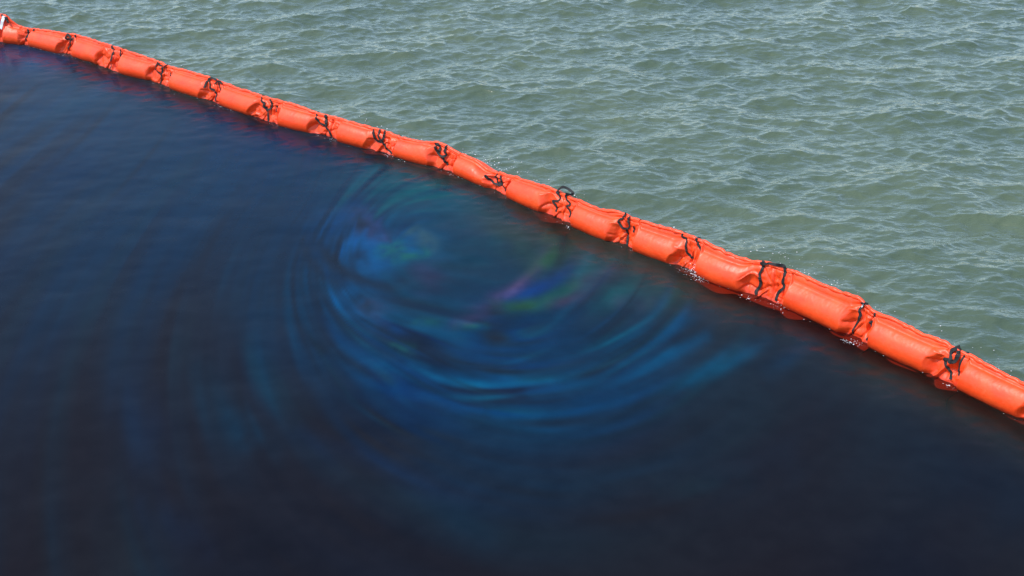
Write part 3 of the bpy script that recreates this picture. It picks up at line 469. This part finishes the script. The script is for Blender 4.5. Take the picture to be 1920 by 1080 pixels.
def section_surface(k, seed):
    rg = np.random.default_rng(seed)
    t0, t1, tfold = G[k], G[k + 1], FO[k]
    big = (0 <= k - NEXTRA < 18)
    ns, nph = (210, 104) if big else (110, 64)
    t = np.linspace(t0 - .022, t1 + .006, ns)
    ph = np.linspace(0, 2 * np.pi, nph, endpoint=False)
    T_, PH = np.meshgrid(t, ph, indexing='ij')
    zt = np.interp(T_, tf, hz)
    pn = np.minimum(PH, 2 * np.pi - PH)            # 0 at the hem, pi underneath
    near_ = np.sin(PH) >= 0
    v = pn * R0                                     # arc length down from the hem
    # float envelope; its far end is cut round
    tedge = tfold + .05 * np.sin(pn * 1.2 + rg.uniform(-.5, .5)) + .016 * np.sin(pn * 4 + rg.uniform(0, 6))
    tedge = np.minimum(tedge, t1 - .22)
    ew = .16 - .05 * sstep(.6, 1.5, pn)
    end1 = 1 - sstep(-.01, 1, (T_ - tedge) / ew)
    st0 = t0 + .022 * np.cos(pn) * (1 if k % 2 else .4)
    end0 = sstep(-.020, .022, T_ - st0)
    F = end0 * end1
    Gs = 1 - F
    # cross-sections
    top = zt - ZC
    bot = R0
    zf = ZC + np.where(np.cos(PH) > 0, np.minimum(top, R0 * 1.02) * np.cos(PH), bot * np.cos(PH))
    fin = np.maximum(top - R0 * 1.02, 0) * np.exp(-(pn / .30) ** 2)
    zf = zf + fin
    nf = R0 * np.sin(pn) * (0.72 + .28 * sstep(0, .55, pn)) * (1 + .035 * np.sin(np.pi * np.clip((T_ - t0) / (tfold - t0), 0, 1)))
    wg = 0.083 + .010 * rg.standard_normal()
    zg = ZC + np.where(np.cos(PH) > 0, top * np.cos(PH), .13 * np.cos(PH))
    low = np.clip(pn / 2.35, 0, 1)
    ng = np.where(pn < 2.35, wg * (.16 + .84 * low ** .85) * sstep(-.12, .15, pn), wg * np.sqrt(np.clip(1 - ((pn - 2.35) / (np.pi - 2.35)) ** 2, 0, 1)))
    n = nf * F + ng * Gs; z = zf * F + zg * Gs
    # creases: a fan from the strap out to the float's end
    disp = np.zeros_like(n)
    ts = t1 - .36 * (t1 - tfold) - .01
    for sidev in (1, -1):
        msk = near_ if sidev > 0 else ~near_
        u = T_ - ts
        vc = rg.uniform(.12, .19)
        dd = np.zeros_like(n)
        rad = np.hypot(u, v - vc)
        al = np.arctan2(v - vc, -u + .05)
        for q in range(6):
            a0 = -1.25 + 2.5 * (q + rg.uniform(.2, .8)) / 6
            amp = (-1 if q % 2 else .8) * rg.uniform(.022, .042)
            w0 = rg.uniform(.055, .14)
            x_ = (al - a0 - .12 * np.sin(u * 22 + q)) / w0
            prof = np.where(x_ > 0, np.exp(-x_ * .7), np.exp(x_ * 2.6))
            reach = rg.uniform(.6, 1.05)
            dd += amp * prof * np.exp(-np.maximum(-u - (ts - tfold) * reach, 0) / .03) * (rad / (rad + .05))
        dd *= np.where(u < 0, 1, np.exp(-(u / .03) ** 2))
        # between the straps: slanting folds
        for q in range(5):
            uq = rg.uniform(.0, t1 - ts - .02); sl = rg.uniform(-.5, .5)
            x_ = (u - uq - sl * (v - .16)) / rg.uniform(.010, .022)
            dd += rg.choice([-1, 1]) * rg.uniform(.014, .030) * np.where(x_ > 0, np.exp(-x_), np.exp(x_ * 1.7)) * sstep(-.05, .03, u) * np.exp(-((v - rg.uniform(.1, .28)) / .13) ** 2)
        for q in range(3):                          # lying creases across the neck
            vq = rg.uniform(.07, .3); sl = rg.uniform(-.6, .6)
            x_ = (v - vq - sl * u) / rg.uniform(.008, .018)
            dd += -rg.uniform(.006, .016) * np.where(x_ > 0, np.exp(-x_), np.exp(x_ * 1.6)) * sstep(-.06, .02, u)
        disp = np.where(msk, dd, disp)
    disp *= np.maximum(sstep(-.004, .035, T_ - tedge), (1 - end0) * .5) * sstep(.012, .06, v)
    l1 = lattice(rg, 40, 40); l2 = lattice(rg, 80, 80)
    sg = np.where(near_, v, v + 3.0)
    f1 = vnoise(l1, T_ * 13 + 7, sg * 15); f2 = vnoise(l2, T_ * 34, sg * 30)
    disp += Gs * (0.010 * (0.45 - np.abs(f1)) + .003 * (0.5 - np.abs(f2))) * sstep(.0, .06, v)
    disp += F * (.0030 * vnoise(l1, T_ * 4, sg * 6) + .0005 * f2)
    # puckers running down from the hem, and the stitched groove under it
    pk = vnoise(l2, T_ * 26 + 11, sg * 3)
    disp += (.0010 + .0035 * Gs) * pk * np.exp(-((v - .05) / .035) ** 2)
    disp -= (.019 * np.exp(-((v - .046) / .011) ** 2))
    disp -= .006 * Gs * np.exp(-((T_ - ts) / .016) ** 2) * sstep(.02, .06, v)
    n = n + disp * np.sin(pn) ** .35
    z = z + disp * np.cos(pn) * .5
    n = np.maximum(n, .004)
    sgn = np.where(near_, 1.0, -1.0)
    sgn = np.where((ph[None, :] == 0), 0, sgn)
    sway = .012 * np.sin(T_ * 2.1 + 1)
    X, Y, ax, ay, _, _ = frame(T_)
    nn = n * sgn + sway
    co = np.stack([X + nn * ax, Y + nn * ay, z], -1)
    half = slice(0, nph // 2 + 1)
    return t, co, (nn[:, half], z[:, half]), ts

def tube_faces(ns, nph):
    i, j = np.meshgrid(np.arange(ns - 1), np.arange(nph), indexing='ij')
    a = (i * nph + j).ravel(); b_ = (i * nph + (j + 1) % nph).ravel()
    return np.stack([a, b_, b_ + nph, a + nph], -1)

def tube(path, rad, sides=8):
    path = np.asarray(path); n_ = len(path)
    tg = np.gradient(path, axis=0); tg /= np.linalg.norm(tg, axis=1)[:, None]
    up = np.array([0, 0, 1.0]); s_ = np.cross(tg, up); s_ /= np.linalg.norm(s_, axis=1)[:, None]; u_ = np.cross(s_, tg)
    a = np.linspace(0, 2 * np.pi, sides, endpoint=False)
    rad = np.broadcast_to(rad, (n_,))
    v = path[:, None, :] + rad[:, None, None] * (np.cos(a)[None, :, None] * s_[:, None, :] + np.sin(a)[None, :, None] * u_[:, None, :])
    return v.reshape(-1, 3), tube_faces(n_, sides)

def ribbon(name, path, nrm, width, mat, parent, thick=.005, rgx=None):
    path = np.asarray(path); m_ = len(path)
    tg = np.gradient(path, axis=0); tg /= np.linalg.norm(tg, axis=1)[:, None] + 1e-9
    sd = np.cross(tg, nrm); sd /= np.linalg.norm(sd, axis=1)[:, None] + 1e-9
    nr = np.cross(sd, tg)
    w = np.broadcast_to(width, (m_,))[:, None] * .5
    c4 = [path - sd * w - nr * thick * .5, path + sd * w - nr * thick * .5, path + sd * w + nr * thick * .5, path - sd * w + nr * thick * .5]
    v = np.stack(c4, 1).reshape(-1, 3)
    f = [(i * 4 + k, i * 4 + (k + 1) % 4, i * 4 + 4 + (k + 1) % 4, i * 4 + 4 + k) for i in range(m_ - 1) for k in range(4)]
    f += [(0, 3, 2, 1), tuple((m_ - 1) * 4 + k for k in range(4))]
    return mesh_obj(name, v - OFF, f, mat, parent, smooth=False)

def surf_point(sd, tt, z, off):
    t, (nn, zz) = sd['t'], sd['prof']
    i = np.clip(np.searchsorted(t, tt) - 1, 0, len(t) - 2); a = np.clip((tt - t[i]) / (t[i + 1] - t[i]), 0, 1)
    pn_, pz = nn[i] * (1 - a) + nn[i + 1] * a, zz[i] * (1 - a) + zz[i + 1] * a
    zmono = np.minimum.accumulate(pz)
    n_ = np.interp(-z, -zmono, pn_)
    n2 = np.interp(-(z - .02), -zmono, pn_); n1 = np.interp(-(z + .02), -zmono, pn_)
    return n_ + off, (n2 - n1) / .04                # outward, slope of the face

SEC = {}
fold_faces = {}
for k in range(len(G) - 1):
    t, co, prof, ts = section_surface(k, 100 + k)
    ns, nph = co.shape[:2]
    key = (ns, nph)
    if key not in fold_faces: fold_faces[key] = tube_faces(ns, nph)
    o = mesh_obj('float_section', (co - OFF).reshape(-1, 3), fold_faces[key], FAB, boom)
    SEC[k - NEXTRA] = dict(o=o, t=t, prof=prof, ts=ts)
    # rope sleeve along the top
    th_ = np.linspace(t[0] + .008, t[-1] - .003, 90)
    X, Y, ax, ay, _, _ = frame(th_)
    zz = np.interp(th_, tf, hz)
    rgk = np.random.default_rng(500 + k); lt = lattice(rgk, 64, 4)
    wob = .004 * vnoise(lt, th_ * 14, th_ * 0); wob2 = .003 * vnoise(lt, th_ * 22, th_ * 0 + 2)
    nn = .012 * np.sin(th_ * 2.1 + 1) + wob
    rad = .0185 + .0022 * vnoise(lt, th_ * 30, th_ * 0 + 1)
    v, f = tube(np.c_[X + nn * ax, Y + nn * ay, zz + .003 + wob2], rad, 10)
    mesh_obj('hem', v - OFF, f, FAB, o)
    # skirt hanging in the water
    tk = np.linspace(t[0] + .03, t[-1], 60); zk = np.linspace(-.02, -.42, 14)
    TK, ZK = np.meshgrid(tk, zk, indexing='ij')
    X, Y, ax, ay, _, _ = frame(TK)
    push = np.interp(TK, SK_T, SK_N)
    s2 = (-.02 - ZK) / .40
    wv_ = vnoise(lattice(rgk, 32, 32), TK * 6, ZK * 6)
    nk = .05 + (push + .05) * np.sin(np.clip(s2 * 2.6, 0, 1) * 1.57) + .018 * wv_
    ZK = -.025 - .055 * np.clip(s2 * 2.2, 0, 1) - .34 * np.clip((s2 - .42) / .58, 0, 1) + .006 * wv_
    v = np.stack([X + nk * ax, Y + nk * ay, ZK], -1).reshape(-1, 3)
    i, j = np.meshgrid(np.arange(59), np.arange(13), indexing='ij'); a = (i * 14 + j).ravel()
    mesh_obj('skirt', v - OFF, np.stack([a, a + 1, a + 15, a + 14], -1), FAB, o)

def add_strap(sec, kind, w, pts, seed):
    rg = np.random.default_rng(seed)
    sd = SEC[sec]; t = sd['t']
    P = catmull(pts, 44)
    P = P.copy()
    tt = np.clip(P[:, 0], t[0], t[-1]); z = P[:, 1]; nd = P[:, 2]
    X, Y, ax, ay, tx_, ty_ = frame(P[:, 0])
    zt = np.interp(P[:, 0], tf, hz)
    free = kind == 'handle'
    nsurf = np.zeros(len(P)); slope = np.zeros(len(P))
    for i in range(len(P)):
        zi = min(z[i], zt[i] - .004)
        nsurf[i], slope[i] = surf_point(sd, tt[i], zi, .0)
    ker = np.array([.06, .24, .4, .24, .06])
    ns_ = np.convolve(np.pad(nsurf, 2, mode='edge'), ker, 'valid')
    lift = np.maximum(nsurf, ns_) + (.006 if not free else .016)
    over = z > zt - .03
    out_ = np.where(over, np.maximum(lift, .021), lift)
    if free: out_ = np.where(z > zt + .015, .012, out_)
    pos = np.c_[X + out_ * ax, Y + out_ * ay, z]
    nrm = np.c_[ax, ay, np.clip(-slope * -1, -.2, 1.2)]
    nrm = np.c_[ax, ay, np.full(len(P), .35)]
    if not free and z[0] > zt[0] - .035:            # the strap wraps over the rope sleeve
        X0, Y0, a0, b0, _, _ = frame(P[0, 0]); zz = zt[0]
        cap = []
        cn = np.array([a0, b0, 0.15])
        for a_ in np.linspace(-1.2, 1.35, 7):
            cap.append((X0 + .0225 * math.sin(a_) * a0, Y0 + .0225 * math.sin(a_) * b0, zz - .004 + .0225 * math.cos(a_)))
        pos = np.vstack([cap, pos[2:]])
        ncap = [np.array([math.sin(a_) * a0, math.sin(a_) * b0, math.cos(a_)]) for a_ in np.linspace(-1.2, 1.35, 7)]
        nrm = np.vstack([ncap, nrm[2:]])
    nrm = nrm / np.linalg.norm(nrm, axis=1)[:, None]
    wv = .0245 * w * (1 + .16 * np.interp(np.linspace(0, 9, len(pos)), np.arange(10), rg.standard_normal(10)))
    if free:                                        # a loose loop twists a little
        tw = np.interp(np.linspace(0, 5, len(pos)), np.arange(6), rg.uniform(-.7, .7, 6))
        tg = np.gradient(pos, axis=0); tg /= np.linalg.norm(tg, axis=1)[:, None] + 1e-9
        sd_ = np.cross(tg, nrm); nrm = nrm * np.cos(tw)[:, None] + sd_ * np.sin(tw)[:, None]
    return ribbon(kind, pos, nrm, wv, WEB, sd['o'], .005)

for i, (g, kind, w, pts) in enumerate(TAB['B']):
    if g == 0:
        add_strap(-1, kind, w, pts, 900 + i)
    else:
        add_strap(g - 1, kind, w, pts, 900 + i)
# straps of the gussets just outside the frame
for k in list(range(-3, -1)) + list(range(16, len(G) - 1 - NEXTRA)):
    sd = SEC[k]; a = sd['ts']; e = sd['t'][-1] - .06
    for j, tt in enumerate((a, e)):
        zt = float(np.interp(tt, tf, hz))
        add_strap(k, 'strap', 1.0, [(tt, zt, .01), (tt + .02, zt - .08, .1), (tt - .01, zt - .16, .1), (tt, -.02, .1)], 40 * k + j + 5000)
# white stiffener where the two boom lengths join, at the left edge
pl = catmull([(.055, .385, .02), (.04, .33, .05), (.02, .27, .08), (.0, .20, .10)], 30)
X, Y, ax, ay, _, _ = frame(pl[:, 0])
o_ = np.array([surf_point(SEC[0] if a > SEC[0]['t'][0] else SEC[-1], a, b_, .012)[0] for a, b_ in pl[:, :2]])
o_ = np.convolve(np.pad(np.maximum(o_, .03), 3, mode='edge'), np.ones(7) / 7, 'valid') + .01
pc = ribbon('connector_plate', np.c_[X + o_ * ax, Y + o_ * ay, pl[:, 1]], np.c_[ax, ay, np.full(len(pl), .3)], .05, WHITE, boom, .012)
pc['label'] = 'white connector plate joining two lengths of the boom'

# small woven label on the strap by the humped gusset
tg_ = catmull([(t_, z_, n_) for t_, z_, n_ in [b for b in TAB['B'] if b[0] == 15 and b[1] == 'strap'][0][3]], 60)
sel = tg_[3:13]
X, Y, ax, ay, _, _ = frame(sel[:, 0])
o_ = np.array([surf_point(SEC[14], a, min(b_, float(np.interp(a, tf, hz)) - .004), .0)[0] for a, b_ in sel[:, :2]])
o_ = np.convolve(np.pad(o_, 2, mode='edge'), np.ones(5) / 5, 'valid') + .017
lab = ribbon('woven_label', np.c_[X + o_ * ax, Y + o_ * ay, sel[:, 1]], np.c_[ax, ay, np.full(len(sel), .35)], .012, WHITE, SEC[14]['o'], .002)
lab['label'] = 'small white woven label on a black strap'

# ---------------------------------------------------------------- foam and bubbles
fm, nt, b, out = nmat('foam'); b.inputs['Base Color'].default_value = (.8, .8, .8, 1); b.inputs['Roughness'].default_value = .25
nb = nt.nodes.new('ShaderNodeTexNoise'); nb.inputs['Scale'].default_value = 8
rb = nt.nodes.new('ShaderNodeValToRGB'); rb.color_ramp.elements[0].color = (.5, .52, .52, 1); rb.color_ramp.elements[1].color = (.9, .9, .9, 1)
nt.links.new(nb.outputs['Fac'], rb.inputs[0]); nt.links.new(rb.outputs[0], b.inputs['Base Color'])
bmi = bmesh.new(); bmesh.ops.create_icosphere(bmi, subdivisions=1, radius=1.0)
iv = np.array([v.co[:] for v in bmi.verts]); ifc = np.array([[v.index for v in f.verts] for f in bmi.faces]); bmi.free()
def height_at(x, y):
    i = np.clip(np.searchsorted(gxs, x), 0, nxg - 1); j = np.clip(np.searchsorted(gys, y), 0, nyg - 1)
    return HZ[i, j]
def bubbles(name, pos, rad, label=None):
    n_ = len(pos)
    rg = np.random.default_rng(3)
    scl = rad[:, None, None] * np.array([1, 1, .6])[None, None] * rg.uniform(.7, 1.3, (n_, 1, 3))
    v = (iv[None] * scl + pos[:, None, :]).reshape(-1, 3)
    f = (ifc[None] + (np.arange(n_) * len(iv))[:, None, None]).reshape(-1, 3)
    return mesh_obj(name, v, f, fm, kind='stuff')
rg = np.random.default_rng(77)
# lee side: patches of froth specks behind the boom, some standing for sun glints
tt = []; nn = []
for q in range(110):
    c = rg.uniform(-.5, 16.5) if rg.random() < .45 else rg.normal(12.2, 2.2); m_ = rg.integers(4, 26) if rg.random() < .6 else 3
    cn = -.14 - abs(rg.normal(0, .28))
    tt += list(c + rg.normal(0, .16, m_)); nn += list(cn + rg.normal(0, .10, m_))
tt = np.array(tt); nn = np.minimum(np.array(nn), -.13)
X, Y, ax, ay, _, _ = frame(tt)
x_, y_ = X + nn * ax, Y + nn * ay
P1 = np.c_[x_, y_, height_at(x_, y_) + .001]; R1 = np.clip(rg.lognormal(-5.45, .45, len(tt)), .002, .011)
# oil side: froth washing at a few gussets
tt = []; nn = []; zz = []; rr2 = []
for c, n0_, m_, ss, up in FROTH:
    tt += list(c + rg.normal(0, ss, m_)); nn += list(n0_ + rg.normal(0, ss * .55, m_)); zz += list(np.abs(rg.normal(0, up, m_)))
for q in range(150):
    tt.append(rg.uniform(-.3, 16.4)); nn.append(.125 + abs(rg.normal(0, .03))); zz.append(0)
tt = np.array(tt); nn = np.maximum(np.array(nn), .10)
X, Y, ax, ay, _, _ = frame(tt)
x_, y_ = X + nn * ax, Y + nn * ay
P2 = np.c_[x_, y_, height_at(x_, y_) + np.array(zz)]; R2 = np.clip(rg.lognormal(-5.95, .45, len(tt)), .0012, .0065)
# strays out on the sea
tt = rg.uniform(-1, 17, 110); nn = -rg.uniform(.4, 3.2, 110)
X, Y, ax, ay, _, _ = frame(tt); x_, y_ = X + nn * ax, Y + nn * ay
P3 = np.c_[x_, y_, height_at(x_, y_) + .001]; R3 = np.clip(rg.lognormal(-6.0, .3, 110), .0015, .0038)
bubbles('foam', np.vstack([P1, P2, P3]), np.r_[R1, R2, R3])
